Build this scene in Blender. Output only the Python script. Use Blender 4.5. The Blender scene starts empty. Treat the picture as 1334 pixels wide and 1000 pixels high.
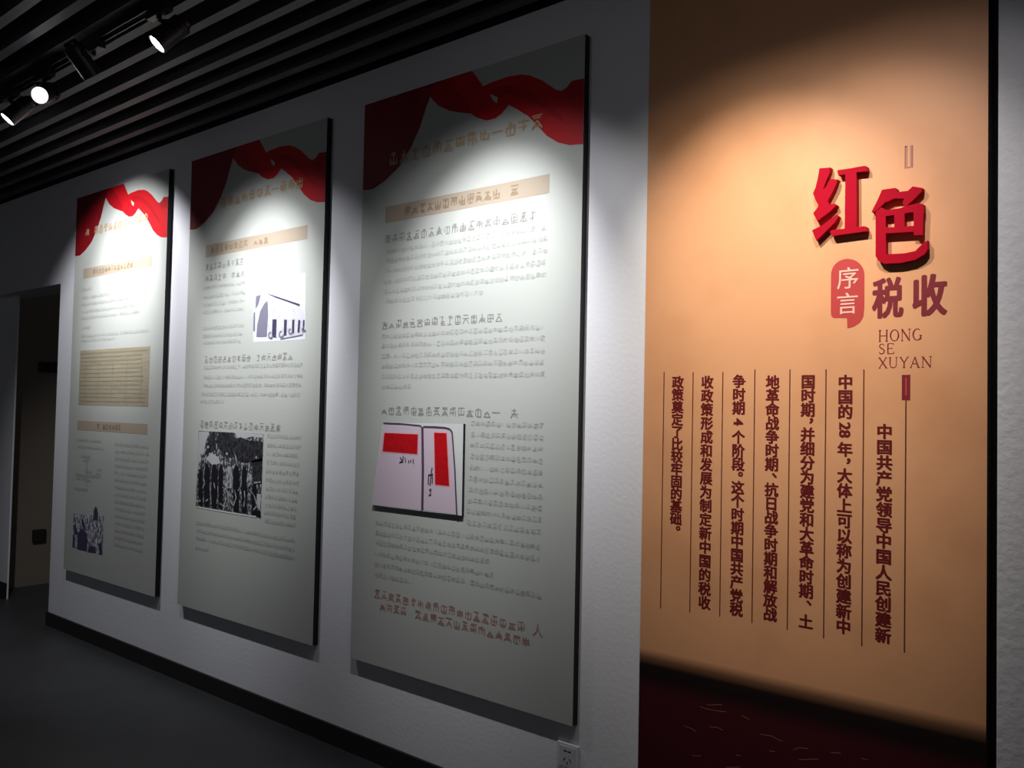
import bpy, bmesh, math, random
from mathutils import Vector, Matrix, Euler

random.seed(7)
S = bpy.context.scene
COL = S.collection

# ------------------------------------------------------------------ camera
FPX = 1120.0                                    # focal length in pixels of the 1334 px wide frame
CAM = Vector((2.96825, -2.50396, 1.50873))
YAW, PITCH, ROLL = 0.69817, 0.03217, 0.02105
fwd = Vector((-math.sin(YAW) * math.cos(PITCH), math.cos(YAW) * math.cos(PITCH), math.sin(PITCH)))
rgt = Vector((math.cos(YAW), math.sin(YAW), 0))
upv = rgt.cross(fwd)
cr, sr = math.cos(ROLL), math.sin(ROLL)
rgt, upv = cr * rgt + sr * upv, cr * upv - sr * rgt
cam_data = bpy.data.cameras.new('camera')
cam_data.sensor_fit = 'HORIZONTAL'
cam_data.sensor_width = 36.0
cam_data.lens = 36.0 * FPX / 1334.0
cam_data.clip_start = 0.02
cam = bpy.data.objects.new('camera', cam_data)
COL.objects.link(cam)
m3 = Matrix((rgt, upv, -fwd)).transposed()
cam.matrix_world = Matrix.Translation(CAM) @ m3.to_4x4()
S.camera = cam

# ------------------------------------------------------------------ world and exposure
world = bpy.data.worlds.new('world')
world.use_nodes = True
bg = world.node_tree.nodes['Background']
bg.inputs[0].default_value = (0.86, 0.90, 1.0, 1)
bg.inputs[1].default_value = 0.052
S.world = world
S.view_settings.view_transform = 'Standard'
S.view_settings.look = 'None'
S.view_settings.gamma = 1.0
S.view_settings.use_curve_mapping = False
S.view_settings.exposure = 0.0

# strengths of the track spots (watts): main beam and faint wide spill of every head
SPOT = dict(beam=150.0, spill=17.0)


# ------------------------------------------------------------------ places on the wall plane
def ray(px, py):
    return fwd + rgt * ((px - 667.0) / FPX) - upv * ((py - 500.0) / FPX)


def at_y(px, py, y):
    d = ray(px, py)
    return CAM + d * ((y - CAM.y) / d.y)


def at_z(px, py, z):
    d = ray(px, py)
    return CAM + d * ((z - CAM.z) / d.z)


# ------------------------------------------------------------------ materials
MATS = {}


def mat(name, color, rough=0.6, metallic=0.0, spec=0.3, emit=None, estr=0.0, bump=None, vary=None, coat=0.0):
    if name in MATS:
        return MATS[name]
    m = bpy.data.materials.new(name)
    m.use_nodes = True
    nt = m.node_tree
    p = nt.nodes['Principled BSDF']
    p.inputs['Base Color'].default_value = (*color, 1)
    p.inputs['Roughness'].default_value = rough
    p.inputs['Metallic'].default_value = metallic
    p.inputs['Specular IOR Level'].default_value = spec
    p.inputs['Coat Weight'].default_value = coat
    if emit:
        p.inputs['Emission Color'].default_value = (*emit, 1)
        p.inputs['Emission Strength'].default_value = estr
    tc = nt.nodes.new('ShaderNodeTexCoord')
    if bump:
        scale, strength, dist, detail = bump
        n = nt.nodes.new('ShaderNodeTexNoise')
        n.inputs['Scale'].default_value = scale
        n.inputs['Detail'].default_value = detail
        b = nt.nodes.new('ShaderNodeBump')
        b.inputs['Strength'].default_value = strength
        b.inputs['Distance'].default_value = dist
        nt.links.new(tc.outputs['Object'], n.inputs['Vector'])
        nt.links.new(n.outputs['Fac'], b.inputs['Height'])
        nt.links.new(b.outputs['Normal'], p.inputs['Normal'])
    if vary:
        scale, c2, lo, hi, stretch = vary
        mp = nt.nodes.new('ShaderNodeMapping')
        mp.inputs['Scale'].default_value = stretch
        n = nt.nodes.new('ShaderNodeTexNoise')
        n.inputs['Scale'].default_value = scale
        n.inputs['Detail'].default_value = 4
        r = nt.nodes.new('ShaderNodeMapRange')
        r.inputs['From Min'].default_value = lo
        r.inputs['From Max'].default_value = hi
        mx = nt.nodes.new('ShaderNodeMix')
        mx.data_type = 'RGBA'
        mx.inputs['A'].default_value = (*color, 1)
        mx.inputs['B'].default_value = (*c2, 1)
        nt.links.new(tc.outputs['Object'], mp.inputs['Vector'])
        nt.links.new(mp.outputs['Vector'], n.inputs['Vector'])
        nt.links.new(n.outputs['Fac'], r.inputs['Value'])
        nt.links.new(r.outputs['Result'], mx.inputs['Factor'])
        nt.links.new(mx.outputs['Result'], p.inputs['Base Color'])
    MATS[name] = m
    return m


M_wall = mat('white_plaster', (0.86, 0.85, 0.89), 0.85, bump=(55, 0.20, 0.005, 6))
M_wall_rough = mat('rough_white_plaster', (0.70, 0.70, 0.72), 0.9, bump=(42, 0.40, 0.009, 6))
M_floor = mat('dark_floor', (0.045, 0.046, 0.05), 0.42, spec=0.4, vary=(3.0, (0.036, 0.037, 0.04), .35, .65, (1, 1, 1)))
M_black = mat('matt_black', (0.006, 0.006, 0.007), 0.8, spec=0.1)
M_slat = mat('dark_slat', (0.085, 0.084, 0.092), 0.55, spec=0.3)
M_base = mat('dark_skirting', (0.020, 0.019, 0.020), 0.5)
M_pass = mat('brown_passage_wall', (0.23, 0.19, 0.15), 0.9)
M_board = mat('panel_face', (0.51, 0.52, 0.485), 0.45, spec=0.35)
M_edge = mat('panel_edge_black', (0.008, 0.008, 0.012), 0.5)
M_orange = mat('orange_print', (0.78, 0.385, 0.19), 0.5, spec=0.3,
               vary=(3.5, (0.67, 0.31, 0.145), .48, .80, (1, 1, 1)))
M_ground = mat('maroon_print', (0.050, 0.003, 0.008), 0.5, vary=(9, (0.040, 0.003, 0.006), .4, .7, (1, 1, 3)))
M_redl = mat('raised_red', (0.41, 0.001, 0.016), 0.6, spec=0.08)
M_badge = mat('badge_red', (0.52, 0.055, 0.05), 0.5)
M_pink = mat('badge_lettering', (0.88, 0.52, 0.42), 0.5)
M_maroon = mat('maroon_lettering', (0.22, 0.020, 0.030), 0.5)
M_col = mat('dark_red_lettering', (0.15, 0.011, 0.012), 0.5)
M_rule = mat('brown_rule', (0.13, 0.030, 0.014), 0.5)
M_ribbon = mat('ribbon_red', (0.56, 0.006, 0.012), 0.5)
M_ribbon_d = mat('ribbon_dark_red', (0.20, 0.004, 0.009), 0.5, vary=(5, (0.28, 0.005, 0.01), .35, .7, (3, 1, .6)))
M_ribbon_f = mat('ribbon_fold_red', (0.43, 0.004, 0.010), 0.5)
M_title = mat('gold_lettering', (0.52, 0.34, 0.19), 0.5)
M_bar = mat('tan_bar', (0.40, 0.325, 0.25), 0.5)
M_bartext = mat('tan_bar_lettering', (0.27, 0.20, 0.13), 0.5)
M_head = mat('heading_lettering', (0.26, 0.26, 0.235), 0.5)
M_body = mat('body_lettering', (0.40, 0.41, 0.38), 0.5)
M_soft = mat('worn_line_print', (0.50, 0.51, 0.475), 0.5, vary=(26, (0.40, 0.41, 0.375), .40, .68, (1, 1, 2.2)))
M_redtext = mat('red_note_lettering', (0.40, 0.22, 0.19), 0.5)
M_metal = mat('black_fixture', (0.010, 0.010, 0.012), 0.4, spec=0.4)
M_lens = mat('lit_lens', (1, 1, 1), 0.3, emit=(0.93, 0.95, 1.0), estr=14.0)
M_white = mat('white_plastic', (0.72, 0.72, 0.74), 0.35)
M_cream = mat('cream_plastic', (0.70, 0.66, 0.58), 0.4)
M_hole = mat('socket_hole', (0.01, 0.01, 0.01), 0.7)
# printed photographs
P_page = mat('photo_page_lilac', (0.64, 0.52, 0.60), 0.4)
P_pale = mat('photo_pale', (0.66, 0.66, 0.64), 0.4)
P_red = mat('photo_red', (0.56, 0.006, 0.010), 0.4, vary=(40, (0.44, 0.006, 0.012), .4, .7, (1, 1, 2)))
P_line = mat('photo_line', (0.09, 0.055, 0.10), 0.4)
P_ink = mat('photo_ink', (0.07, 0.05, 0.06), 0.4)
P_halo = mat('photo_pink', (0.80, 0.40, 0.44), 0.4)
P_k = mat('photo_black', (0.012, 0.012, 0.016), 0.4)
P_dk = mat('photo_dark', (0.045, 0.045, 0.05), 0.4, vary=(55, (0.015, 0.015, 0.018), .4, .6, (1, 1, 1)))
P_md = mat('photo_mid', (0.16, 0.16, 0.17), 0.4, vary=(60, (0.30, 0.30, 0.31), .5, .6, (1, 1, 1)))
P_lt = mat('photo_light', (0.48, 0.48, 0.50), 0.4)
P_gl = mat('photo_grey', (0.42, 0.42, 0.43), 0.4, vary=(60, (0.12, 0.12, 0.125), .45, .6, (1, 1, .6)))
P_mott = mat('photo_mottled', (0.05, 0.05, 0.055), 0.4, vary=(70, (0.42, 0.42, 0.43), .50, .62, (1, 1, .7)))
P_crowd = mat('photo_crowd', (0.14, 0.14, 0.18), 0.4, vary=(60, (0.62, 0.62, 0.68), .46, .60, (1, 1, .5)))
P_bld = mat('photo_building_wall', (0.62, 0.61, 0.68), 0.4, vary=(30, (0.48, 0.47, 0.54), .5, .7, (1, 1, 1)))
P_roof = mat('photo_building_sky', (0.70, 0.69, 0.74), 0.4)
P_gab = mat('photo_gable', (0.20, 0.19, 0.26), 0.4)
P_win = mat('photo_window', (0.06, 0.05, 0.10), 0.4)
P_doc = mat('photo_document', (0.40, 0.345, 0.25), 0.4, vary=(6, (0.33, 0.285, 0.20), .4, .7, (1, 1, 12)))
P_docl = mat('photo_document_line', (0.30, 0.255, 0.175), 0.4)


# ------------------------------------------------------------------ mesh helpers
def obj(name, bm, m, parent=None, smooth=False):
    me = bpy.data.meshes.new(name)
    bm.to_mesh(me)
    bm.free()
    for x in (m if isinstance(m, (list, tuple)) else [m]):
        me.materials.append(x)
    if smooth:
        for f in me.polygons:
            f.use_smooth = True
    o = bpy.data.objects.new(name, me)
    COL.objects.link(o)
    if parent:
        o.parent = parent
        o.matrix_parent_inverse = parent.matrix_world.inverted()
    return o


def thing(name, label, cat, loc=(0, 0, 0), group=None):
    o = bpy.data.objects.new(name, None)
    o.empty_display_size = 0.1
    COL.objects.link(o)
    o.location = loc
    o.matrix_world = Matrix.Translation(Vector(loc))
    o['label'] = label
    o['category'] = cat
    if group:
        o['group'] = group
    return o


def tag(o, label, cat, group=None):
    o['label'] = label
    o['category'] = cat
    if group:
        o['group'] = group
    return o


def struct(name, bm, m, label=None, cat=None):
    o = obj(name, bm, m)
    o['kind'] = 'structure'
    if label:
        o['label'] = label
    if cat:
        o['category'] = cat
    return o


def box(bm, x0, x1, y0, y1, z0, z1, bevel=0.0, mi=0):
    vs = [bm.verts.new((x, y, z)) for x in (x0, x1) for y in (y0, y1) for z in (z0, z1)]
    q = [(0, 1, 3, 2), (4, 6, 7, 5), (0, 4, 5, 1), (2, 3, 7, 6), (0, 2, 6, 4), (1, 5, 7, 3)]
    fs = [bm.faces.new([vs[i] for i in f]) for f in q]
    bmesh.ops.recalc_face_normals(bm, faces=fs)
    for f in fs:
        f.material_index = mi
    if bevel:
        es = list({e for f in fs for e in f.edges})
        bmesh.ops.bevel(bm, geom=es, offset=bevel, segments=2, affect='EDGES', profile=0.6)
    return fs


def boxes(*bs, **k):
    bm = bmesh.new()
    for b in bs:
        box(bm, *b, **k)
    return bm


def flat_poly(bm, pts, y, mi=0):
    """a printed shape: polygon of (x, z) points lying on the plane y, facing the room"""
    vs = [bm.verts.new((p[0], y, p[1])) for p in pts]
    es = [bm.edges.new((vs[i], vs[(i + 1) % len(vs)])) for i in range(len(vs))]
    r = bmesh.ops.triangle_fill(bm, edges=es, use_beauty=True, use_dissolve=False)
    for g in r['geom']:
        if isinstance(g, bmesh.types.BMFace):
            g.normal_update()
            if g.normal.y > 0:
                g.normal_flip()
            g.material_index = mi
    return vs


def prism(bm, pts, y0, y1, bevel=0.0):
    """solid outline: (x, z) points from front plane y0 back to y1"""
    n = len(pts)
    a = [bm.verts.new((p[0], y0, p[1])) for p in pts]
    b = [bm.verts.new((p[0], y1, p[1])) for p in pts]
    fs = []
    for i in range(n):
        j = (i + 1) % n
        fs.append(bm.faces.new((a[i], a[j], b[j], b[i])))
    front = bm.faces.new(a)
    back = bm.faces.new(list(reversed(b)))
    bmesh.ops.recalc_face_normals(bm, faces=fs + [front, back])
    bmesh.ops.triangulate(bm, faces=[front, back])


def rect(bm, x0, x1, z0, z1, y, mi=0):
    v = [bm.verts.new(p) for p in ((x0, y, z0), (x1, y, z0), (x1, y, z1), (x0, y, z1))]
    f = bm.faces.new(v)
    f.material_index = mi


LAYER = [0]


def stroke(bm, x0, z0, x1, z1, w, y, mi=0):
    LAYER[0] = (LAYER[0] + 1) % 11
    y = y - LAYER[0] * 0.00004
    dx, dz = x1 - x0, z1 - z0
    L = math.hypot(dx, dz) or 1e-6
    nx, nz = -dz / L * w / 2, dx / L * w / 2
    v = [bm.verts.new(p) for p in ((x0 - nx, y, z0 - nz), (x1 - nx, y, z1 - nz), (x1 + nx, y, z1 + nz), (x0 + nx, y, z0 + nz))]
    f = bm.faces.new(v)
    f.material_index = mi
    f.normal_update()
    if f.normal.y > 0:
        f.normal_flip()


def path(bm, pts, w, y, mi=0):
    for a, b in zip(pts, pts[1:]):
        stroke(bm, a[0], a[1], b[0], b[1], w, y, mi)


def tube(bm, p0, p1, r0, r1=None, seg=24, cap=True):
    p0, p1 = Vector(p0), Vector(p1)
    r1 = r0 if r1 is None else r1
    d = (p1 - p0).normalized()
    a = d.cross(Vector((0, 0, 1)))
    if a.length < 1e-4:
        a = Vector((1, 0, 0))
    a.normalize()
    b = d.cross(a)
    ra, rb = [], []
    for i in range(seg):
        t = 2 * math.pi * i / seg
        u = a * math.cos(t) + b * math.sin(t)
        ra.append(bm.verts.new(p0 + u * r0))
        rb.append(bm.verts.new(p1 + u * r1))
    fs = []
    for i in range(seg):
        j = (i + 1) % seg
        fs.append(bm.faces.new((ra[i], ra[j], rb[j], rb[i])))
    if cap:
        fs.append(bm.faces.new(ra))
        fs.append(bm.faces.new(rb))
    bmesh.ops.recalc_face_normals(bm, faces=fs)


def lathe(bm, origin, axis, prof, seg=32):
    """profile of (distance along axis, radius)"""
    o, d = Vector(origin), Vector(axis).normalized()
    a = d.cross(Vector((0, 0, 1)))
    if a.length < 1e-4:
        a = Vector((1, 0, 0))
    a.normalize()
    b = d.cross(a)
    rings = []
    for t, r in prof:
        rings.append([bm.verts.new(o + d * t + (a * math.cos(2 * math.pi * i / seg) + b * math.sin(2 * math.pi * i / seg)) * r)
                      for i in range(seg)])
    fs = []
    for A, B in zip(rings, rings[1:]):
        for i in range(seg):
            j = (i + 1) % seg
            fs.append(bm.faces.new((A[i], A[j], B[j], B[i])))
    fs.append(bm.faces.new(rings[0]))
    fs.append(bm.faces.new(rings[-1]))
    bmesh.ops.recalc_face_normals(bm, faces=fs)


# ------------------------------------------------------------------ lettering
GLYPHS = {}


def glyph(ch, bold=0.0):
    k = (ch, bold)
    if k not in GLYPHS:
        cu = bpy.data.curves.new('lettering', 'FONT')
        cu.body = ch
        cu.size = 1.0
        cu.offset = bold
        cu.resolution_u = 3
        o = bpy.data.objects.new('lettering', cu)
        COL.objects.link(o)
        dg = bpy.context.evaluated_depsgraph_get()
        me = bpy.data.meshes.new_from_object(o.evaluated_get(dg))
        vs = [(v.co.x, v.co.y) for v in me.vertices]
        fs = [tuple(p.vertices) for p in me.polygons]
        bpy.data.objects.remove(o)
        bpy.data.curves.remove(cu)
        bpy.data.meshes.remove(me)
        GLYPHS[k] = (vs, fs)
    return GLYPHS[k]


def pieces(name, polys, y, m, parent):
    """several printed shapes of one kind, each a part of its own"""
    for p in polys:
        b = bmesh.new()
        flat_poly(b, p, y)
        obj(name, b, m, parent)


def put_glyph(bm, ch, x, z, w, h, y, bold=0.0, rot=0, mi=0):
    """character with its em square centred on (x, z); bold = stroke growth in em"""
    vs, fs = glyph(ch)
    wide = 1.0 if ord(ch) > 255 else 0.62
    shifts = ((-1, 0), (1, 0), (0, .6), (0, -.6), (.7, .45), (-.7, -.45), (.7, -.45), (-.7, .45)) if bold else ((0, 0),)
    for n, (sx, sz) in enumerate(shifts):
        yy = y - n * 0.00005
        out = []
        for a, b in vs:
            u, v = a - wide / 2 + sx * bold, b - 0.36 + sz * bold
            if rot:
                u, v = v, -u
            out.append(bm.verts.new((x + u * w, yy, z + v * h)))
        for f in fs:
            try:
                g = bm.faces.new([out[i] for i in f])
            except ValueError:
                continue
            g.material_index = mi
            g.normal_update()
            if g.normal.y > 0:
                g.normal_flip()


def blurred_glyph(bm, x, z, s, y, w):
    """an unreadable printed character: short strokes crowded in a square"""
    h = s * 0.46
    kind = random.random()
    rows = random.sample((-.85, -.5, -.15, .2, .55, .85), random.choice((2, 3, 4)))
    for r in rows:
        a, b = x - h * random.uniform(.35, .95), x + h * random.uniform(.35, .95)
        stroke(bm, a, z + h * r, b, z + h * r, w * .8, y)
    if kind < .75:
        stroke(bm, x + h * random.uniform(-.15, .15), z - h * random.uniform(.6, 1), x, z + h * random.uniform(.6, 1), w, y)
    if kind < .45:
        for q in (-.7, .7):
            stroke(bm, x + h * q, z - h * random.uniform(.5, .9), x + h * q, z + h * random.uniform(.1, .8), w * .9, y)
    if kind > .55:
        stroke(bm, x, z + h * .2, x - h * .85, z - h * .9, w, y)
        stroke(bm, x, z + h * .2, x + h * .85, z - h * .9, w, y)


def text_run(bm, x0, x1, z, s, y, w=None, gaps=0.05, marks=(), soft=False):
    """a run of unreadable characters from x0 to x1 centred on height z"""
    w = w or s * 0.085
    if soft:
        n = max(1, int((x1 - x0) / .16))
        st = (x1 - x0) / n
        for i in range(n):
            rect(bm, x0 + i * st, x0 + (i + .93) * st, z - s * .24, z + s * .24, y + .0002, 1)
    n = max(1, int((x1 - x0) / (s * 1.02)))
    st = (x1 - x0) / n
    for i in range(n):
        if i in marks:
            put_glyph(bm, marks[i], x0 + (i + .5) * st, z, s, s, y, 0.01)
        elif random.random() > gaps:
            blurred_glyph(bm, x0 + (i + .5) * st, z, s, y, w)


def lines_bm(lines, s, y, w=None, marks=(), soft=False):
    """lines given as photo end points (left x, left y, right x, right y) on the printed plane"""
    bm = bmesh.new()
    for xl, yl, xr, yr in lines:
        a, b = at_y(xl, yl, y), at_y(xr, yr, y)
        text_run(bm, a.x, b.x, (a.z + b.z) / 2, s, y, w, marks=marks, soft=soft)
    return bm


def px_rect(tl, tr, br, bl, y):
    p = [at_y(*q, y) for q in (tl, tr, br, bl)]
    return (p[0].x + p[3].x) / 2, (p[1].x + p[2].x) / 2, (p[2].z + p[3].z) / 2, (p[0].z + p[1].z) / 2


def zoomed(pts, ox, oy, k, y):
    """outline points read in an enlarged detail of the photo -> (x, z) on the plane y"""
    out = []
    for a, b in pts:
        p = at_y(ox + a / k, oy + b / k, y)
        out.append((p.x, p.z))
    return out


# ================================================================== the setting
X_DOOR, Z_DOOR = -3.196, 2.322
X_O0, X_O1, X_R = 1.4496, 2.480, 2.502        # orange board edges, start of the rough wall
Z_TOP = 3.03
struct('floor', boxes((-9, 6.5, -6.5, 3.5, -0.1, 0)), M_floor)
bm = bmesh.new()
box(bm, X_DOOR, X_O0, 0, 0.22, 0, 3.45)
box(bm, -4.9, X_DOOR, 0, 0.22, Z_DOOR, 3.45)
box(bm, -9, -4.20, 0.10, 0.112, 0, Z_DOOR)
box(bm, -9, -4.9, 0, 0.22, Z_DOOR, 3.45)
struct('wall_back', bm, M_wall)
struct('wall_right', boxes((X_R, 6.5, 0, 0.22, 0, 3.45), bevel=0.004), M_wall_rough)
struct('wall_recess', boxes((X_O0 + .001, X_R - .001, 0.07, 0.22, 0, 3.45)), mat('recess_grey', (0.10, 0.10, 0.10), 0.9))
struct('wall_passage', boxes((-4.72, -4.62, 0.113, 2.4, 0, 3.0), (-4.62, -2.0, 2.4, 2.5, 0, 3.0)), M_pass)
struct('trim_1', boxes((-9, 6.5, -0.035, -0.001, Z_TOP, 3.44)), M_black)
bm = bmesh.new()
box(bm, X_DOOR - 0.012, X_O0 - 0.004, -0.012, -0.0005, 0, 0.088)
box(bm, X_DOOR - 0.012, X_DOOR - 0.0005, -0.0005, 0.219, 0, 0.088)
box(bm, -9, -4.20, 0.088, 0.0995, 0, 0.12)
struct('baseboard_back', bm, M_base)
struct('baseboard_passage', boxes((-4.6195, -4.608, 0.225, 2.39, 0, 0.10)), M_pass)

ceil = struct('ceiling', boxes((-9, 6.5, -6.5, -0.036, 3.36, 3.44)), M_black)
k = 0
y = -0.052
while y > -4.4:
    o = obj('ceiling_slat', boxes((-8.6, 5.5, y - 0.042, y, 3.035, 3.145)), M_slat, ceil)
    y -= 0.128
for xr in (-6.0, -3.4, -0.92, 1.6, 4.0):
    obj('carrier_rail', boxes((xr - .03, xr + .03, -4.4, -0.04, 3.146, 3.20)), M_slat, ceil)


# ================================================================== spotlights on their track
Y_TR = -0.935
tr = thing('lighting_track', 'black lighting track running under the dark ceiling slats', 'track', (-1.5, Y_TR, 3.0))
bm = bmesh.new()
for dy in (-0.0165, 0.0125):
    box(bm, -6.0, 3.0, Y_TR + dy, Y_TR + dy + 0.004, 3.000, 3.034)
box(bm, -6.0, 3.0, Y_TR - .0125, Y_TR + .0125, 3.026, 3.034)
obj('track_channel', bm, M_metal, tr)
bm = bmesh.new()
for dy in (-0.008, 0.006):
    box(bm, -6.0, 3.0, Y_TR + dy, Y_TR + dy + 0.002, 3.010, 3.014)
obj('conductor', bm, mat('copper_strip', (0.45, 0.44, 0.42), 0.35, metallic=0.8), tr)


def lamp(name, loc, aim, watts, angle, blend, radius, parent, color=(0.95, 0.97, 1.0)):
    d = bpy.data.lights.new(name, 'SPOT')
    d.energy = watts
    d.color = color
    d.spot_size = math.radians(angle)
    d.spot_blend = blend
    d.shadow_soft_size = radius
    o = bpy.data.objects.new(name, d)
    COL.objects.link(o)
    q = (Vector(aim) - Vector(loc)).to_track_quat('-Z', 'Y')
    o.matrix_world = Matrix.Translation(Vector(loc)) @ q.to_matrix().to_4x4()
    o.parent = parent
    o.matrix_parent_inverse = parent.matrix_world.inverted()
    return o


def spotlight(label, lens, d, beam=None, spill=None, size=58, blend=1.0, color=(0.95, 0.97, 1.0), lit=True, up=0.0, group='track spotlights'):
    """a cylindrical head on a yoke below the track; lens = centre of the glowing face"""
    lens, d = Vector(lens), Vector(d).normalized()
    aim = lens + d
    piv = lens - d * 0.085
    t = thing('track_spotlight', label, 'spotlight', (piv.x, Y_TR, 2.999), group)
    bm = bmesh.new()
    box(bm, piv.x - 0.075, piv.x + 0.075, Y_TR - 0.016, Y_TR + 0.016, 2.966, 2.9985, bevel=0.003)
    obj('track_adapter', bm, M_metal, t)
    bm = bmesh.new()
    side = d.cross(Vector((0, 0, 1))).normalized()
    topz = 2.966
    tube(bm, (piv.x, Y_TR, topz), (piv.x, Y_TR, topz - 0.014), 0.010, seg=16)
    bar = Vector((piv.x, Y_TR, topz - 0.016))
    for sgn in (-1, 1):
        e = piv + side * 0.044 * sgn
        tube(bm, bar, Vector((e.x, e.y, bar.z)), 0.006, seg=10)
        tube(bm, Vector((e.x, e.y, bar.z + .004)), e + Vector((0, 0, -0.012)), 0.006, seg=10)
        tube(bm, e + side * 0.007 * sgn, e - side * 0.008 * sgn, 0.011, seg=12)
    obj('yoke', bm, M_metal, t)
    bm = bmesh.new()
    lathe(bm, lens, -d, [(0.014, 0.0335), (0.0, 0.0345), (-0.004, 0.0365), (-0.003, 0.0385), (0.004, 0.0395), (0.118, 0.0395),
                         (0.126, 0.036), (0.126, 0.030), (0.140, 0.030), (0.146, 0.026)])
    head = obj('lamp_head', bm, M_metal, t, smooth=False)
    for k in range(4):
        fb = bmesh.new()
        lathe(fb, lens - d * (0.095 + k * 0.009), -d, [(0, 0.0396), (0.0, 0.0412), (0.003, 0.0412), (0.003, 0.0396)], seg=28)
        obj('cooling_fin', fb, M_metal, head)
    bm = bmesh.new()
    lathe(bm, lens + d * 0.0005, d, [(0.0, 0.0335), (0.003, 0.031), (0.0045, 0.02), (0.005, 0.004)])
    obj('lens', bm, M_lens if lit else M_metal, t, smooth=True)
    p = lens + d * 0.02
    if beam:
        lamp('lamp_beam', p, aim, beam, size, blend, 0.022, t, color)
    if spill:
        low = (d.normalized() + Vector((0, 0, -0.42 + up))).normalized()      # the wide throw hangs lower than the beam
        lamp('lamp_spill', p, p + low, spill, 98, 0.5, 0.022, t, color)
    return t


BEAM, SPILL = SPOT['beam'], SPOT['spill']
ZL = 2.87


def to(lens, x, z):
    return Vector((x, -0.03, z)) - Vector(lens)


a = at_z(205, 57, ZL)
spotlight('lit black track spotlight with a tilted oval lens, right of the unlit silhouette',
          a, (-0.29, -0.60, -0.74), BEAM * .2, None)
a = at_z(52, 124, ZL)
spotlight('round glowing black track spotlight facing the room, left of the silhouette',
          a, (0.66, -0.62, -0.45), BEAM * .15, None)
a = at_z(10, 155, ZL)
spotlight('lit black track spotlight with an oval lens at the far left edge of the photo',
          a, (-0.22, -0.60, -0.76), BEAM * .2, None)
a = at_z(120, 98, ZL)
spotlight('black track spotlight turned to the wall, its lens hidden, between two lit lamps',
          a, to(a, -0.74, 1.93), BEAM, SPILL * 1.2)
a = Vector((-2.02, -0.93, ZL))
spotlight('track spotlight out of view beyond the left edge, aimed at the far ribbon panel',
          a, to(a, -2.2, 2.24), BEAM * .75, SPILL * 4.0, up=.14)
a = Vector((0.95, -0.93, ZL))
spotlight('track spotlight out of view overhead, aimed at the nearest ribbon panel',
          a, to(a, 0.76, 1.90), BEAM, SPILL)
a = Vector((1.85, -0.93, ZL))
spotlight('track spotlight out of view overhead, aimed at the left of the orange board',
          a, to(a, 1.86, 1.86), BEAM * .58, SPILL * .45, color=(1.0, 0.92, 0.80))
a = Vector((2.35, -0.93, ZL))
spotlight('track spotlight out of view overhead, aimed at the red raised characters',
          a, to(a, 2.15, 1.90), BEAM * .27, SPILL * .45, color=(1.0, 0.94, 0.95))

sd = thing('smoke_detector', 'pale round ceiling device peeking in at the top edge of the photo', 'detector', at_z(557, -6, 3.0) + Vector((0, 0, 0.034)))
pc = at_z(557, -6, 3.0)
bm = bmesh.new()
lathe(bm, (pc.x, pc.y, 3.034), (0, 0, -1), [(0, 0.050), (0.012, 0.050), (0.018, 0.046), (0.032, 0.038), (0.036, 0.030)])
obj('detector_body', bm, M_cream, sd, smooth=False)
bm = bmesh.new()
lathe(bm, (pc.x, pc.y, 2.998), (0, 0, -1), [(0, 0.012), (0.004, 0.010)], seg=16)
obj('detector_sensor', bm, M_hole, sd)

# ================================================================== ribbon panels
T = 0.030                       # thickness of the boards
PW, PH, PZ = 1.2, 2.446, 0.4178
YF = -T
L1, L2, L3, L4 = YF - .0006, YF - .0012, YF - .0018, YF - .0024

RIB = dict(
    drape=[(473, 136), (516, 122.5), (545, 113), (574, 104), (572, 113), (562, 122), (554.5, 142), (547, 166), (535, 193), (520, 217),
           (502, 235), (487, 245.5), (480, 247.3), (473, 247.6)],
    middle=[(560, 125.5), (566, 112), (574, 104), (595, 97), (613, 91.3), (615.5, 93), (622, 101.5), (629.6, 112.6), (634, 117),
            (638.6, 122.5), (641.5, 130), (647.5, 134.5), (651, 141), (655, 146.5), (646, 154), (634, 157), (622, 153.4), (613.6, 148), (604, 147), (586, 144.4),
            (571, 137.5)],
    right=[(629.6, 112.6), (640, 107.5), (661, 100), (679, 97), (691, 98.5), (706, 104.5), (724, 116.5), (731.6, 118.6), (739, 113.5),
           (745, 105.4), (762.3, 102), (762, 187.4), (758.6, 187.6), (742, 189), (727, 185.5), (712, 176.5), (700, 163), (688, 151),
           (673, 142), (663, 136.6), (655, 146.5), (651, 141), (647.5, 134.5), (649, 127), (638.6, 122.5), (634, 117)],
    fold_a=[(574, 104), (585, 108), (600, 122), (612, 138), (613.6, 148), (604, 147), (586, 144.4), (571, 137.5), (560, 125.5), (566, 112)],
    fold_b=[(638.6, 118), (652, 112), (672, 112), (694, 120), (716, 135), (730, 150), (738, 162), (722, 152), (704, 138), (684, 127), (664, 122), (650, 126)],
    fold_c=[(731.6, 118.6), (739, 113.5), (745, 105.4), (762.3, 102), (762.2, 128), (752, 124), (744, 132), (738, 128)],
)
P3X = 0.0
RIB = {k: [((at_y(a, b, YF).x - P3X), at_y(a, b, YF).z) for a, b in v] for k, v in RIB.items()}
for k in RIB:
    RIB[k] = [(min(max(x, 0.0006), PW - 0.0006), min(z, PZ + PH - 0.0006)) for x, z in RIB[k]]


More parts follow.
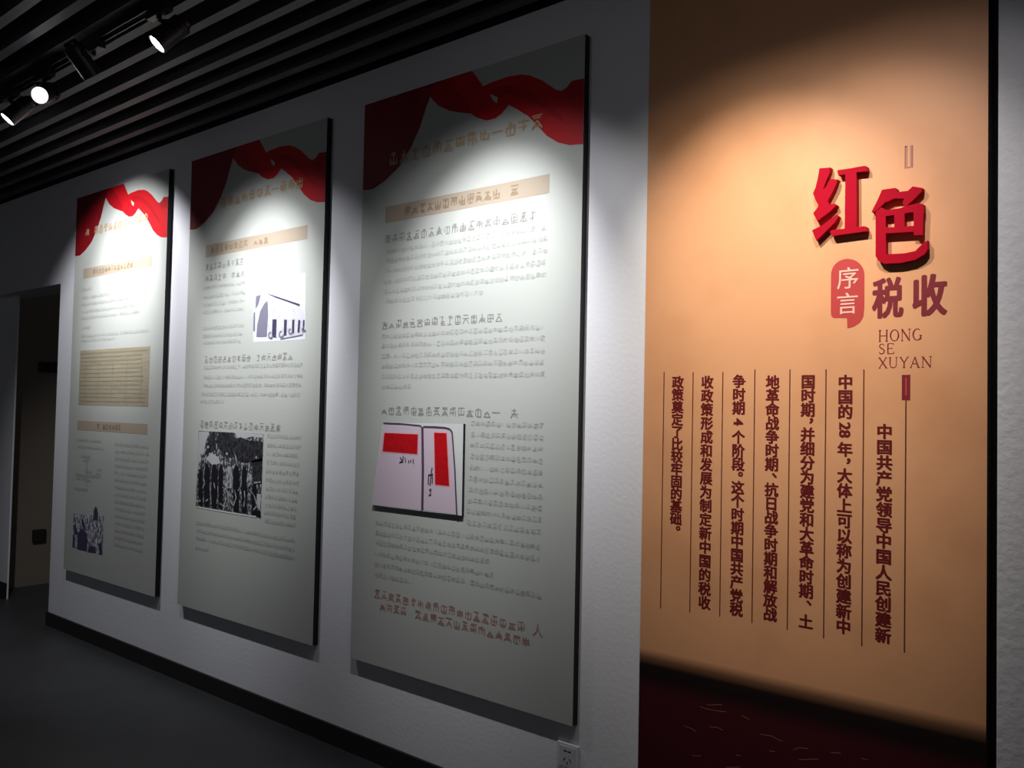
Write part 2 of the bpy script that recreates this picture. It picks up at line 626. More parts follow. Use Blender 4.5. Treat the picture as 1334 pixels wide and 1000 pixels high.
def panel(x0, label):
    t = thing('exhibition_panel', label, 'panel', (x0 + PW / 2, 0, PZ), 'ribbon panels on the white wall')
    bm = bmesh.new()
    fs = box(bm, x0, x0 + PW, YF, -0.0006, PZ, PZ + PH, mi=1)
    for f in fs:
        f.normal_update()
        if f.normal.y < -.9:
            f.material_index = 0
    obj('board', bm, [M_board, M_edge], t)
    bm = bmesh.new()
    sh = lambda k: [(x + x0, z) for x, z in RIB[k]]
    flat_poly(bm, sh('drape'), L1)
    flat_poly(bm, sh('middle'), L1 - .0001)
    flat_poly(bm, sh('right'), L1 - .0002)
    rb = obj('ribbon_print', bm, M_ribbon, t)
    bm = bmesh.new()
    flat_poly(bm, sh('drape'), L2)
    obj('ribbon_fold', bm, M_ribbon_d, rb)
    bm = bmesh.new()
    flat_poly(bm, sh('fold_a'), L2 - .0001)
    flat_poly(bm, sh('fold_b'), L2)
    flat_poly(bm, sh('fold_c'), L2)
    obj('ribbon_fold', bm, M_ribbon_f, rb)
    return t


def text_part(name, lines, s, m, t, w=None, layer=L1, marks=()):
    if name == 'paragraph':
        return obj(name, lines_bm(lines, s * .68, layer, s * .045, marks, True), [m, M_soft], t)
    for ln in lines:
        obj(name, lines_bm([ln], s, layer, w, marks), m, t)


def bar_part(t, corners, textspan, name='caption_bar'):
    x0, x1, z0, z1 = px_rect(*corners, L1)
    bm = bmesh.new()
    rect(bm, x0, x1, z0, z1, L1)
    b = obj(name, bm, M_bar, t)
    bm = bmesh.new()
    h = z1 - z0
    text_run(bm, x0 + (x1 - x0) * textspan[0], x0 + (x1 - x0) * textspan[1], (z0 + z1) / 2, h * .62, L2, h * .08)
    obj('caption_lettering', bm, M_bartext, b)


# ---- nearest panel (open book picture)
p3 = panel(0.0, 'nearest and largest of the three ribbon panels, with the raised picture of an open book')
text_part('title_lettering', [(506, 211, 709, 153)], 0.062, M_title, p3, 0.0075, L3, marks={9: '一'})
bar_part(p3, ((502, 270.4), (715.7, 225.4), (715.7, 251.5), (502, 290.5)), (.03, .84))
text_part('heading_lettering', [(501, 312, 700, 280)], 0.042, M_head, p3, 0.0042)
text_part('paragraph', [(503, 328, 712, 296), (503, 340, 714, 310), (503, 353, 714, 325), (500, 366, 712, 358 - 15), (500, 380, 712, 358),
                        (503, 393, 630, 380)], 0.036, M_body, p3)
text_part('heading_lettering', [(497, 424, 667, 411)], 0.042, M_head, p3, 0.0042)
text_part('paragraph', [(497, 438, 711, 426), (497, 451, 711, 440), (497, 464, 711, 457), (497, 477, 710, 471), (497, 491, 711, 487),
                        (497, 504, 536, 503)], 0.036, M_body, p3)
text_part('heading_lettering', [(496, 535.5, 676, 537)], 0.042, M_head, p3, 0.0042, marks={14: '一'})
text_part('paragraph', [(613, 552, 709, 554), (613, 567, 709, 569), (612, 580, 708, 584), (612, 595, 708, 600), (611, 609, 708, 616),
                        (610, 623, 708, 632), (610, 638, 708, 648), (609, 652, 707, 662), (608, 666, 707, 677), (608, 680, 706, 694)],
          0.036, M_body, p3)
text_part('paragraph', [(489, 681, 705, 712), (489, 694, 705, 728), (489, 707, 638, 731), (488, 721, 644, 749), (488, 736, 706, 775),
                        (488, 749.5, 543, 758)], 0.036, M_body, p3)
text_part('note_lettering', [(487, 772, 685, 817.6), (494, 787, 691, 838)], 0.042, M_redtext, p3, 0.005)
bm = bmesh.new()
q = at_y(700.5, 821, L1)
put_glyph(bm, '人', q.x, q.z, .05, .05, L1, .012)
obj('note_lettering', bm, M_redtext, p3)

# raised picture of an open book
PT = 0.013
YB = YF - PT
Z5 = lambda pts, y=YB: zoomed(pts, 470, 540, 6.25, y)
out = Z5([(180, 62), (835, 75), (822, 822), (88, 735)])
bm = bmesh.new()
prism(bm, out, YB, YF - .0004)
for f in bm.faces:
    f.normal_update()
    f.material_index = 0 if f.normal.y < -.9 else 1
pic = obj('picture_board', bm, [P_pale, M_edge], p3)
pieces('book_page', [Z5([(186, 68), (490, 90), (505, 112), (500, 776), (90, 733)])], YB - .0006, P_page, pic)
pieces('book_page', [Z5([(512, 98), (690, 106), (728, 118), (746, 140), (792, 816), (505, 776)])], YB - .0006, P_page, pic)
pieces('pink_border', [Z5([(186, 140), (476, 152), (470, 328), (172, 306)])], YB - .0012, P_halo, pic)
pieces('pink_border', [Z5([(592, 138), (708, 142), (732, 590), (600, 576)])], YB - .0012, P_halo, pic)
pieces('red_block', [Z5([(195, 148), (468, 160), (462, 320), (180, 297)])], YB - .0018, P_red, pic)
pieces('red_block', [Z5([(600, 146), (700, 150), (722, 580), (608, 567)])], YB - .0018, P_red, pic)
bm = bmesh.new()
path(bm, Z5([(186, 68), (330, 74), (490, 90), (504, 112), (508, 400), (500, 776)]), .006, YB - .0018)
path(bm, Z5([(512, 98), (600, 100), (690, 106), (728, 118), (746, 140), (768, 440), (784, 816)]), .007, YB - .0018)
path(bm, Z5([(504, 100), (508, 440), (503, 770)]), .013, YB - .0018)
obj('page_outline', bm, P_line, pic)
bm = bmesh.new()
for seg in ([(325, 345), (340, 380)], [(318, 388), (348, 380)], [(365, 350), (368, 385)], [(392, 370), (394, 392)], [(430, 360), (432, 395)],
            [(350, 335), (345, 372)], [(412, 365), (408, 388)],
            [(552, 490), (592, 484)], [(556, 492), (552, 565)], [(580, 470), (566, 572)], [(588, 500), (584, 560)], [(570, 600), (572, 655)],
            [(560, 612), (578, 606)], [(556, 655), (576, 648)], [(585, 430), (575, 470)]):
    path(bm, Z5(seg), .005, YB - .0024)
obj('ink_mark', bm, P_ink, pic)

# ---- middle panel (building and group photographs)
p2 = panel(-1.46714, 'middle ribbon panel, with the black and white building and group photographs')
text_part('title_lettering', [(269, 271, 396, 234)], 0.062, M_title, p2, 0.0075, L3, marks={9: '一'})
bar_part(p2, ((268, 319), (400.5, 293.6), (400.5, 312.7), (268, 334)), (.05, .65))
text_part('heading_lettering', [(267, 348, 318, 341), (267, 363, 319, 356)], 0.040, M_head, p2, 0.0035)
text_part('paragraph', [(265, 374, 320, 369), (265, 386, 320, 382), (265, 396, 319, 393), (265, 406, 318, 403), (264, 427, 318, 425),
                        (264, 437, 316, 436), (264, 446, 314, 445)], 0.036, M_body, p2)
text_part('heading_lettering', [(266, 469, 382, 463)], 0.042, M_head, p2, 0.004)
text_part('paragraph', [(265, 478, 395, 476), (265, 491, 395, 490), (265, 502, 393, 502), (262, 513, 391, 515), (261, 523, 292, 524)], 0.036, M_body, p2)
text_part('heading_lettering', [(260, 552.5, 366, 557)], 0.044, M_head, p2, 0.0045)
text_part('paragraph', [(348, 568, 393, 570), (348, 580, 393, 582), (347, 591, 392, 594), (347, 602, 391, 606), (346, 613, 390, 618), (346, 625, 390, 630),
                        (346, 636, 389, 641), (345, 647, 388, 652), (345, 658, 387, 663), (344, 668, 386, 673), (344, 679, 386, 684)], 0.036, M_body, p2)
text_part('paragraph', [(256, 682, 384, 703), (256, 692, 384, 715), (255, 702, 384, 726), (254, 713, 272, 717)], 0.036, M_body, p2)

# building photograph
Z8 = lambda pts, y=L1: zoomed(pts, 310, 340, 8.33, y)
bm = bmesh.new()
flat_poly(bm, Z8([(170, 150), (735, 128), (730, 850), (165, 880)]), L1)
ph = obj('building_photo', bm, P_roof, p2)
bm = bmesh.new()
flat_poly(bm, Z8([(325, 420), (320, 360), (420, 395), (540, 440), (668, 490), (700, 520), (720, 640), (712, 790), (330, 840)], L2), L2)
obj('building_front', bm, P_bld, ph)
pieces('building_gable', [Z8([(200, 822), (207, 700), (240, 545), (285, 460), (320, 428), (325, 600), (310, 820)], L3)], L3, P_gab, ph)
pieces('building_gable', [Z8([(165, 760), (170, 560), (186, 548), (183, 760)], L3)], L3, P_gab, ph)
pieces('building_gable', [Z8([(188, 520), (195, 380), (246, 365), (215, 480)], L3)], L3, P_gab, ph)
for w in ([(375, 630), (420, 630), (413, 830), (367, 825)], [(500, 635), (531, 635), (526, 810), (497, 805)],
          [(588, 635), (613, 635), (609, 785), (586, 780)], [(655, 638), (676, 640), (668, 780), (645, 775)], [(706, 640), (722, 640), (718, 752), (700, 750)]):
    pieces('building_window', [Z8(w, L3)], L3, P_win, ph)
pieces('building_eave', [Z8([(300, 345), (420, 383), (540, 423), (672, 466), (668, 490), (540, 443), (410, 398)], L3)], L3, P_win, ph)
bm = bmesh.new()
for cx, cy, r in ((355, 805, 24), (470, 795, 24), (570, 765, 20), (712, 742, 16)):
    path(bm, Z8([(cx + r * math.cos(a), cy + r * 1.3 * math.sin(a)) for a in [i * .7 for i in range(8)]], L4), .010, L4)
path(bm, Z8([(460, 845), (700, 800)], L4), .006, L4)
obj('shrub_mark', bm, P_gab, ph)

# group photograph
Z6 = lambda pts, y=L2: zoomed(pts, 250, 540, 6.667, y)
bm = bmesh.new()
flat_poly(bm, Z6([(58, 140), (622, 168), (598, 898), (34, 795)], L1), L1)
ph = obj('group_photo', bm, P_mott, p2)
pieces('sky_patch', [Z6([(60, 146), (150, 150), (120, 240), (105, 330), (60, 420), (42, 560)])], L2, P_lt, ph)
pieces('sky_patch', [Z6([(370, 155), (615, 170), (615, 200), (520, 190), (440, 210), (400, 200)])], L2, P_lt, ph)
pieces('sky_patch', [Z6([(120, 380), (170, 330), (230, 370), (250, 420), (180, 440)])], L2, P_lt, ph)
pieces('sky_patch', [Z6([(535, 680), (600, 690), (592, 830), (560, 800)])], L2, P_lt, ph)
pieces('foliage', [Z6([(232, 150), (300, 152), (350, 160), (385, 210), (420, 195), (500, 225), (612, 235), (612, 400), (500, 420), (420, 410),
                  (370, 360), (300, 380), (260, 330), (210, 240)], L3)], L3, P_dk, ph)
pieces('foliage', [Z6([(180, 150), (200, 150), (210, 300), (170, 320), (120, 340), (140, 220)], L3)], L3, P_dk, ph)
pieces('foliage', [Z6([(520, 400), (610, 380), (604, 580), (530, 590)], L3)], L3, P_dk, ph)
for x, zt, wd in ((75, 470, 40), (130, 430, 50), (195, 430, 55), (250, 440, 40), (385, 440, 55), (455, 450, 50), (540, 600, 50)):
    zb = 790 + (x - 60) * .17
    pieces('standing_figure', [Z6([(x - wd * .45, zt + 60), (x - wd * .22, zt), (x + wd * .22, zt), (x + wd * .48, zt + 60), (x + wd * .5, 640), (x + wd * .35, zb), (x - wd * .4, zb - 10), (x - wd * .5, 640)], L4)], L4, P_k, ph)
pieces('dark_corner', [Z6([(560, 830), (597, 840), (596, 898), (560, 880)], L4)], L4, P_k, ph)
bm = bmesh.new()
for poly in ([(300, 470), (325, 420), (345, 470), (355, 560), (350, 640), (300, 640), (280, 600), (295, 540)], [(355, 310), (372, 330), (398, 400), (400, 435), (385, 425), (375, 360)],
             [(490, 410), (503, 420), (510, 470), (498, 480)], [(485, 500), (520, 520), (515, 600), (480, 640), (475, 570)]):
    pieces('light_figure', [Z6(poly, YF - .003)], YF - .003, P_gl, ph)
for pts in ([(265, 630), (300, 650), (320, 710), (310, 790), (280, 800), (245, 770)], [(105, 565), (110, 600), (92, 640)], [(158, 590), (160, 670), (168, 780)],
            [(225, 620), (228, 700), (215, 770)], [(430, 565), (425, 620), (400, 660)], [(455, 660), (460, 730), (450, 800)], [(540, 590), (600, 585)],
            [(370, 650), (385, 720), (360, 790), (330, 740), (345, 670)], [(500, 650), (540, 700), (565, 790), (530, 830)], [(120, 750), (140, 735)], [(190, 590), (200, 640)]):
    path(bm, Z6(pts, YF - .003), .008, YF - .003)
for cx, cy in ((304, 338), (260, 372), (262, 420), (140, 280), (325, 430), (80, 350), (65, 745), (445, 430), (560, 370)):
    pieces('light_face', [Z6([(cx + 11 * math.cos(a), cy + 13 * math.sin(a)) for a in [i * 1.047 for i in range(6)]], YF - .003)], YF - .003, P_gl, ph)
obj('light_detail', bm, P_gl, ph)
bm = bmesh.new()
path(bm, Z6([(40, 800), (200, 828), (400, 862), (560, 888)]), .008, L2)
obj('photo_margin', bm, P_pale, ph)

# ---- far panel (tan document)
p1 = panel(-2.91497, 'far left and smallest-looking ribbon panel, with the tan document print')
text_part('title_lettering', [(111, 304, 193, 282)], 0.062, M_title, p1, 0.0075, L3, marks={9: '一'})
bar_part(p1, ((108.7, 349.7), (197.7, 333), (197.7, 347), (108.7, 362.8)), (.15, .75))
text_part('paragraph', [(107, 377, 120, 376), (107, 388, 191, 376), (106, 396, 180, 388), (106, 405, 178, 399), (106, 413, 182, 408)], 0.036, M_body, p1)
text_part('paragraph', [(107, 427, 119, 426), (106, 437, 194, 432), (106, 444, 150, 441)], 0.036, M_body, p1)
x0, x1, z0, z1 = px_rect((104, 456), (196, 451.6), (192.5, 529), (102.5, 528), L1)
bm = bmesh.new()
rect(bm, x0, x1, z0, z1, L1)
doc = obj('document_print', bm, P_doc, p1)
bm = bmesh.new()
for k in range(13):
    zz = z1 - (z1 - z0) * (.06 + k * .072)
    stroke(bm, x0 + .02, zz, x1 - .02 - random.random() * .1, zz, .006 if k > 2 else .011, L2)
for k in range(5):
    xx = x0 + (x1 - x0) * (.1 + .2 * k)
    stroke(bm, xx, z0 + .02, xx, z1 - .08, .004, L2)
obj('document_line', bm, P_docl, doc)
bar_part(p1, ((101.4, 549), (192, 550.6), (192, 564), (100.3, 561.4)), (.3, .65))
text_part('paragraph', [(100, 573, 132, 575), (101, 582, 136, 584)], 0.036, M_body, p1)
bm = bmesh.new()
Zd = lambda pts: zoomed(pts, 60, 430, 2.777, L1)
for pts in ([(128, 455), (160, 460)], [(135, 470), (155, 472)], [(148, 475), (146, 565)], [(105, 520), (128, 522)], [(138, 510), (165, 515)], [(185, 505), (200, 507)],
            [(108, 535), (125, 538)], [(180, 520), (198, 522)], [(130, 535), (160, 545)], [(102, 572), (150, 578)], [(115, 525), (195, 530)]):
    path(bm, Zd(pts), .016, L1)
obj('diagram', bm, M_body, p1)
text_part('paragraph', [(150 - .12 * i, 579 + 9.6 * i * .965, 194 - .55 * i, 582 + 9.75 * i) for i in range(15)], 0.036, M_body, p1)
Zc = lambda pts, y=L2: zoomed(pts, 80, 640, 10, y)
bm = bmesh.new()
flat_poly(bm, Zc([(160, 285), (555, 325), (533, 830), (142, 730)], L1), L1)
ph = obj('crowd_photo', bm, P_crowd, p1)
for poly in ([(415, 375), (420, 250), (440, 195), (462, 210), (478, 290), (475, 382)], [(205, 750), (215, 540), (260, 480), (330, 540), (340, 640), (330, 780)],
             [(480, 680), (520, 660), (530, 740), (530, 828), (490, 815)], [(340, 790), (360, 720), (430, 700), (445, 740), (440, 800)],
             [(160, 440), (185, 420), (210, 560), (165, 560)], [(258, 350), (290, 380), (320, 500), (290, 500), (262, 420)], [(150, 560), (170, 570), (165, 730), (145, 728)]):
    pieces('dark_figure', [Zc(poly)], L2, P_win, ph)
bm = bmesh.new()
path(bm, Zc([(410, 690), (455, 705), (480, 760), (485, 810)], L3), .02, L3)
path(bm, Zc([(200, 600), (190, 660), (185, 720)], L3), .02, L3)
for cx, cy in ((235, 330), (225, 430), (310, 340), (390, 420), (520, 350), (370, 640), (370, 540)):
    pieces('light_face', [Zc([(cx + 16 * math.cos(a), cy + 26 * math.sin(a)) for a in [i * 1.047 for i in range(6)]], L3)], L3, P_lt, ph)
obj('light_detail', bm, P_lt, ph)

# ================================================================== orange title board
YO = -0.004
ob = thing('title_board', 'tall orange title board with red raised characters and a dark maroon foot', 'board', ((X_O0 + X_O1) / 2, 0.03, 0))
zg0, zg1 = 0.655, 0.700
bm = bmesh.new()
fs = box(bm, X_O0 + .001, X_O1, YO, 0.060, 0.001, 3.028, mi=1)
for f in fs:
    f.normal_update()
    if f.normal.y < -.9:
        f.material_index = 0
obj('board', bm, [M_orange, M_edge], ob)
O1, O2, O3 = YO - .0006, YO - .0012, YO - .0018
# printed dark landscape foot with a soft black upper edge
mg = bpy.data.materials.new('maroon_foot_print')
mg.use_nodes = True
nt = mg.node_tree
pr = nt.nodes['Principled BSDF']
pr.inputs['Roughness'].default_value = 0.5
geo = nt.nodes.new('ShaderNodeNewGeometry')
sep = nt.nodes.new('ShaderNodeSeparateXYZ')
nt.links.new(geo.outputs['Position'], sep.inputs[0])
mr = nt.nodes.new('ShaderNodeMapRange')
mr.inputs['From Min'].default_value = 0.60
mr.inputs['From Max'].default_value = 0.735
nt.links.new(sep.outputs['Z'], mr.inputs['Value'])
ramp = nt.nodes.new('ShaderNodeValToRGB')
e = ramp.color_ramp.elements
e[0].position, e[0].color = 0.0, (0.060, 0.002, 0.007, 1)
e[1].position, e[1].color = 1.0, (0.78, 0.385, 0.19, 1)
for pos, c in ((.35, (0.010, 0.002, 0.002, 1)), (.62, (0.012, 0.004, 0.003, 1)), (.80, (0.22, 0.10, 0.045, 1))):
    n = e.new(pos)
    n.color = c
nt.links.new(mr.outputs['Result'], ramp.inputs['Fac'])
nt.links.new(ramp.outputs['Color'], pr.inputs['Base Color'])
bm = bmesh.new()
rect(bm, X_O0 + .001, X_O1, 0.001, 0.735, O1)
foot = obj('foot_print', bm, mg, ob)
bm = bmesh.new()
Zf = lambda pts: zoomed(pts, 860, 860, 3.102, O2)
for pts in ([(160, 185), (185, 195), (225, 203), (268, 208)], [(330, 224), (362, 238)], [(95, 265), (125, 274), (145, 288)], [(200, 268), (230, 270), (255, 282)],
            [(405, 298), (450, 305), (495, 328)], [(540, 360), (560, 352), (598, 356)], [(130, 384), (165, 386)], [(305, 382), (325, 384)], [(815, 395), (840, 402)], [(265, 432), (325, 430)],
            [(190, 180), (250, 178)], [(440, 365), (465, 368)], [(690, 372), (730, 374)], [(560, 400), (640, 398)]):
    path(bm, Zf(pts), .0024, O2)
obj('gold_fleck', bm, mat('gold_fleck', (0.26, 0.12, 0.07), 0.4), foot)

# raised characters
RT = 0.022
YR = YO - RT
ZA = lambda pts: zoomed(pts, 1040, 205, 8.33, YR)
bm = bmesh.new()
prism(bm, ZA([(230, 118), (348, 108), (338, 170), (296, 270), (268, 350), (305, 310), (342, 233), (425, 238), (408, 300), (358, 400),
              (318, 470), (335, 512), (395, 500), (415, 515), (345, 585), (205, 692), (160, 605), (215, 535), (212, 505), (190, 472), (158, 390), (185, 330), (207, 240)]), YR, YO - .0005)
prism(bm, ZA([(148, 790), (260, 735), (415, 620), (436, 636), (400, 700), (300, 800), (195, 902)]), YR, YO - .0005)
prism(bm, ZA([(422, 138), (560, 118), (715, 90), (742, 96), (748, 148), (630, 160), (632, 755), (715, 745), (738, 752), (745, 798), (368, 850), (343, 812), (352, 790), (502, 772), (510, 182), (432, 192)]), YR, YO - .0005)
o = obj('raised_character', bm, M_redl, ob)
ZB = lambda pts: zoomed(pts, 1125, 235, 8.33, YR)
bm = bmesh.new()
for k, poly in enumerate(([(130, 340), (240, 330), (243, 800), (440, 790), (560, 765), (640, 685), (690, 650), (695, 740), (660, 800), (560, 860), (400, 895), (220, 902), (160, 870), (130, 820)],
             [(200, 100), (345, 80), (360, 88), (362, 128), (330, 150), (230, 240), (130, 335), (85, 342), (150, 215)],
             [(325, 130), (480, 112), (505, 92), (530, 65), (640, 80), (632, 112), (550, 200), (462, 282), (420, 255), (442, 195), (330, 195), (240, 240)],
             [(130, 345), (190, 290), (255, 322), (400, 300), (455, 278), (590, 246), (650, 258), (655, 352), (520, 345), (240, 388)],
             [(543, 330), (650, 290), (642, 592), (545, 592)],
             [(333, 350), (446, 330), (446, 530), (335, 545)],
             [(238, 512), (552, 492), (552, 555), (235, 575)])):
    prism(bm, ZB(poly), YR - .0002 * k, YO - .0005)
obj('raised_character', bm, M_redl, ob)

# speech-bubble badge
ZC = lambda pts, y=O1: zoomed(pts, 1070, 320, 5.556, y)
bm = bmesh.new()
arc = [(191 + 121 * math.cos(a), 210 - 116 * math.sin(a)) for a in [math.pi * i / 16 for i in range(17)]]
flat_poly(bm, ZC(arc + [(68, 480), (72, 508), (88, 522), (185, 523), (188, 597), (235, 585), (280, 555), (305, 510), (311, 440)]), O1)
badge = obj('badge', bm, M_badge, ob)
bm = bmesh.new()
for ch, (cx, cy) in (('序', (192, 236)), ('言', (188, 420))):
    q = at_y(1070 + cx / 5.556, 320 + cy / 5.556, O2)
    put_glyph(bm, ch, q.x, q.z, .064, .066, O2, .008)
obj('badge_lettering', bm, M_pink, badge)
bm = bmesh.new()
for ch, (cx, cy), w, h in (('税', (480, 382), .083, .118), ('收', (780, 362), .090, .118)):
    q = at_y(1070 + cx / 5.556, 320 + cy / 5.556, O1)
    put_glyph(bm, ch, q.x, q.z, w, h, O1, .042)
obj('subtitle_lettering', bm, M_maroon, ob)

# thin serif capitals
SERIF = {
    'H': ([(.08, 0, .08, 1, 2), (.78, 0, .78, 1, 2), (.08, .5, .78, .5, 1), (-.04, 0, .2, 0, 1), (-.04, 1, .2, 1, 1), (.66, 0, .9, 0, 1), (.66, 1, .9, 1, 1)], 1.0),
    'O': ('O', 1.0),
    'N': ([(.08, 0, .08, 1, 1), (.08, 1, .8, 0, 2.2), (.8, 0, .8, 1, 1), (-.04, 1, .12, 1, 1), (-.04, 0, .2, 0, 1), (.68, 1, .92, 1, 1)], 1.0),
    'G': ('G', 1.0),
    'S': ('S', .68),
    'E': ([(.08, 0, .08, 1, 2), (.08, 1, .6, 1, 1), (.08, .52, .45, .52, 1), (.08, 0, .62, 0, 1), (.6, 1, .6, .82, 1), (.62, 0, .64, .2, 1), (.45, .42, .45, .62, 1)], .76),
    'X': ([(.05, 1, .75, 0, 2.2), (.72, 1, .06, 0, 1), (-.03, 1, .18, 1, 1), (.6, 1, .8, 1, 1), (-.02, 0, .16, 0, 1), (.62, 0, .86, 0, 1)], .9),
    'U': ([(.08, 1, .08, .3, 2), (.08, .3, .2, .05, 1.6), (.2, .05, .42, 0, 1), (.42, 0, .62, .08, 1), (.62, .08, .7, .3, 1), (.7, .3, .7, 1, 1), (-.04, 1, .2, 1, 1), (.6, 1, .8, 1, 1)], .92),
    'Y': ([(.05, 1, .4, .48, 2), (.74, 1, .4, .48, 1), (.4, .48, .4, 0, 2), (-.04, 1, .16, 1, 1), (.64, 1, .84, 1, 1), (.28, 0, .52, 0, 1)], .9),
    'A': ([(.4, 1, .02, 0, 1), (.4, 1, .74, 0, 2.2), (.16, .36, .62, .36, 1), (-.06, 0, .12, 0, 1), (.62, 0, .86, 0, 1)], .94),
}


def serif_word(bm, word, tl, bl, tr):
    a, b, c = at_y(*tl, O1), at_y(*bl, O1), at_y(*tr, O1)
    h = a.z - b.z
    total = sum(SERIF[ch][1] for ch in word) + .12 * (len(word) - 1)
    u = (c.x - a.x) / total
    x = a.x
    tw = h * .055
    for ch in word:
        g, adv = SERIF[ch]
        sx = u / 1.0
        P = lambda p, q: (x + p * sx, b.z + q * h)
        if g in ('O', 'G'):
            n = 20
            lo, hi = (0, n) if g == 'O' else (3, n - 2)
            for i in range(lo, hi):
                t0, t1 = 2 * math.pi * i / n, 2 * math.pi * (i + 1) / n
                w = tw * (1 + 1.2 * abs(math.cos((t0 + t1) / 2)) ** 2)
                p0, p1 = P(.44 + .4 * math.cos(t0), .5 + .5 * math.sin(t0)), P(.44 + .4 * math.cos(t1), .5 + .5 * math.sin(t1))
                stroke(bm, *p0, *p1, w, O1)
            if g == 'G':
                stroke(bm, *P(.78, .42), *P(.78, .08), tw * 2, O1)
                stroke(bm, *P(.64, .42), *P(.9, .42), tw, O1)
        elif g == 'S':
            pts = [(.52, .78), (.5, .92), (.32, 1.0), (.12, .92), (.08, .75), (.2, .6), (.4, .48), (.54, .34), (.52, .14), (.36, 0), (.14, .04), (.06, .2)]
            for i, (p, q) in enumerate(zip(pts, pts[1:])):
                stroke(bm, *P(*p), *P(*q), tw * (2 if 3 < i < 8 else 1.1), O1)
        else:
            for x0, z0, x1, z1, k in g:
                stroke(bm, *P(x0, z0), *P(x1, z1), tw * k, O1)
        x += (adv + .12) * u


bm = bmesh.new()
k = 5.556
serif_word(bm, 'HONG', (1070 + 418 / k, 320 + 612 / k), (1070 + 414 / k, 320 + 692 / k), (1070 + 736 / k, 320 + 600 / k))
serif_word(bm, 'SE', (1070 + 414 / k, 320 + 710 / k), (1070 + 412 / k, 320 + 782 / k), (1070 + 535 / k, 320 + 708 / k))
serif_word(bm, 'XUYAN', (1070 + 416 / k, 320 + 810 / k), (1070 + 414 / k, 320 + 884 / k), (1070 + 806 / k, 320 + 806 / k))
obj('pinyin_lettering', bm, M_maroon, ob)

# small ornaments above and below the title
bm = bmesh.new()
x0, x1, z0, z1 = px_rect((1178.8, 190), (1189.6, 189.5), (1189.2, 218.5), (1178.2, 219), O1)
w = x1 - x0
for f0, f1 in ((0, .18), (.26, .34), (.66, .74), (.80, 1.0)):
    rect(bm, x0 + w * f0, x0 + w * f1, z0, z1, O1)
rect(bm, x0 + w * .34, x0 + w * .66, z0, z0 + .003, O1)
rect(bm, x0, x0 + w * .3, z1 - .002, z1 + .001, O1)
obj('ornament', bm, mat('faded_maroon', (0.36, 0.13, 0.12), .5), ob)
bm = bmesh.new()
x0, x1, z0, z1 = px_rect((1175, 488), (1186, 488), (1185.6, 521), (1174.6, 521), O1)
rect(bm, x0, x1, z0, z1, O1)
orn = obj('ornament', bm, M_maroon, ob)
bm = bmesh.new()
w = x1 - x0
rect(bm, x0 + w * .40, x0 + w * .62, z0 + .012, z1 - .008, O2)
obj('ornament_slot', bm, M_badge, orn)

# column rules
for xt, yt, xb, yb in ((865, 484, 860.7, 792), (902.5, 484.7, 899, 797.5), (941.6, 484, 937.7, 803), (983, 481, 980, 811), (1029, 481, 1025.7, 820),
                       (1076, 481, 1073, 831), (1125, 481, 1123, 841), (1180, 521, 1178.3, 849.5)):
    a, b = at_y(xt, yt, O1), at_y(xb, yb, O1)
    bm = bmesh.new()
    xm = (a.x + b.x) / 2
    rect(bm, xm - .0017, xm + .0017, b.z, a.z, O1)
    obj('column_rule', bm, M_rule, ob)

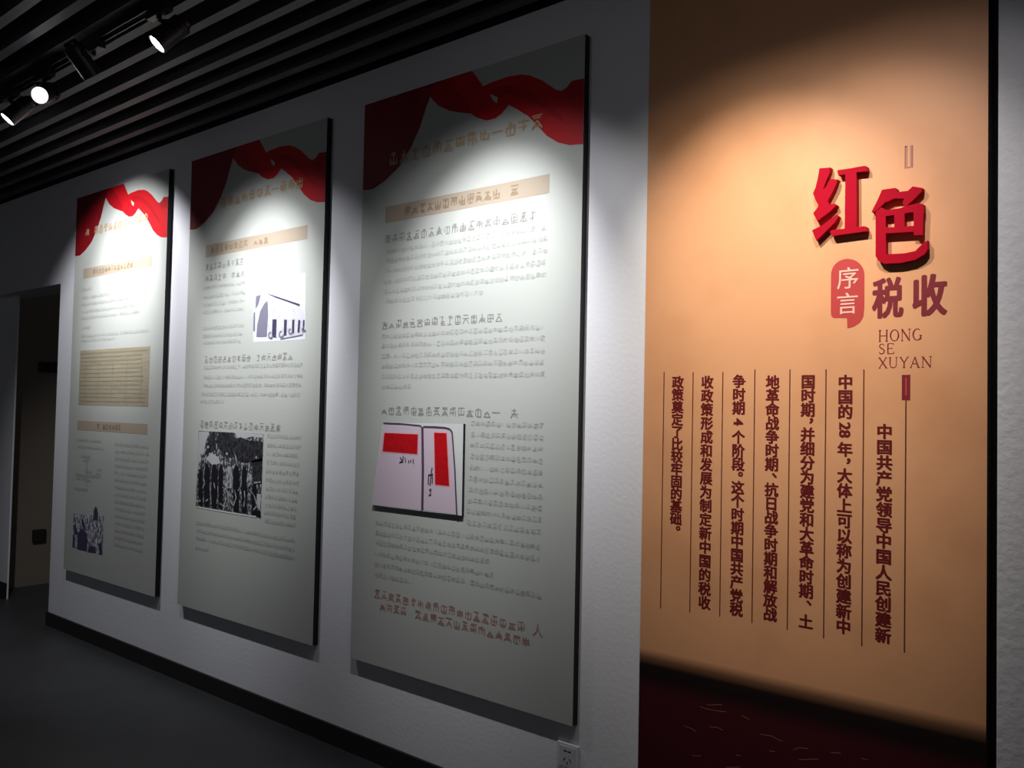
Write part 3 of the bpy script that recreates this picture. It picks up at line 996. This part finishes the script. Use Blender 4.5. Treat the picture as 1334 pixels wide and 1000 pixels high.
# columns of writing, right to left
COLUMNS = (
    ('中国共产党领导中国人民创建新', 1152.6, 552, 1150, 838),
    ('中国的 28 年，大体上可以称为创建新中', 1101.3, 488, 1098.8, 826),
    ('国时期，并细分为建党和大革命时期、 土', 1052.5, 488, 1050, 819),
    ('地革命战争时期、抗日战争时期和解放战', 1006, 489, 1003.6, 809),
    ('争时期 4 个阶段。这个时期中国共产党税', 962.2, 488, 959.7, 802.5),
    ('收政策形成和发展为制定新中国的税收', 921, 489, 918, 794),
    ('政策奠定了比较牢固的基础。', 883, 490, 880.4, 696),
)
for txt, xt, yt, xb, yb in COLUMNS:
    a, b = at_y(xt, yt, O1), at_y(xb, yb, O1)
    items = []
    for tok in txt.replace('28', '#'):
        items.append((tok, {' ': .28, '#': .95, '4': .62, '，': .75, '、': .85, '。': .75}.get(tok, 1.0)))
    tot = sum(w for _, w in items)
    u = (a.z - b.z) / tot
    bm = bmesh.new()
    zc = a.z
    xm = (a.x + b.x) / 2
    g = 0.0435
    for ch, w in items:
        z = zc - u * w / 2
        if ch == '#':
            put_glyph(bm, '2', xm, z + .011, g, g, O1, .042, rot=1)
            put_glyph(bm, '8', xm, z - .011, g, g, O1, .042, rot=1)
        elif ch == '4':
            put_glyph(bm, '4', xm, z, g, g, O1, .042, rot=1)
        elif ch in '，、。':
            put_glyph(bm, ch, xm + .022, z + .018, g, g, O1, .042)
        elif ch != ' ':
            put_glyph(bm, ch, xm, z, g, min(g, u * 1.06), O1, .042)
        zc -= u * w
    obj('text_column', bm, M_col, ob)

# ================================================================== wall socket
sk = at_y(741.5, 979, -0.006)
so = thing('wall_socket', 'white wall socket under the near bottom corner of the nearest panel', 'socket', (1.167, 0, 0.298))
cx, cz = 1.167, 0.2985
bm = boxes((cx - .046, cx + .046, -0.011, -0.0005, cz - .046, cz + .046), bevel=.003)
obj('face_plate', bm, M_white, so)
bm = boxes((cx - .034, cx + .034, -0.0125, -0.0105, cz - .036, cz + .036), bevel=.0008)
ins = obj('socket_insert', bm, mat('socket_insert', (0.62, 0.62, 0.65), .35), so)
bm = bmesh.new()
ys = -0.0129
for dx in (-.010, .010):
    rect(bm, cx + dx - .0055, cx + dx + .0055, cz + .017, cz + .022, ys)
rect(bm, cx - .010, cx + .010, cz + .0185, cz + .0205, ys)
stroke(bm, cx - .016, cz - .016, cx - .009, cz - .004, .0035, ys)
stroke(bm, cx + .016, cz - .016, cx + .009, cz - .004, .0035, ys)
rect(bm, cx - .002, cx + .002, cz - .026, cz - .016, ys)
obj('pin_hole', bm, M_hole, ins)

# ================================================================== small dark fittings in the passage
pb = at_y(50, 697, 0.5)
fx = -4.6195
def on_end(px, py):
    d = ray(px, py)
    return CAM + d * ((fx - CAM.x) / d.x)
q = on_end(50, 697)
tag(obj('wall_box', boxes((fx, fx + .03, q.y - .05, q.y + .05, q.z - .05, q.z + .05), bevel=.004), M_base),
    'small dark box low on the brown wall inside the doorway', 'wall box')
q = on_end(65, 478)
q2 = on_end(60, 525)
hk = thing('coat_hook', 'dark hook board high on the brown wall inside the doorway', 'hook', (fx, q.y, q.z))
obj('hook_board', boxes((fx, fx + .02, q.y - .09, q.y + .09, q.z - .04, q.z + .04), bevel=.004), M_base, hk)
bm = bmesh.new()
tube(bm, (fx + .02, q.y - .04, q.z), (fx + .07, q.y - .04, q.z - .01), .008, seg=10)
tube(bm, (fx + .07, q.y - .04, q.z - .01), (fx + .08, q.y - .04, q.z + .03), .008, seg=10)
obj('hook_peg', bm, M_base, hk)
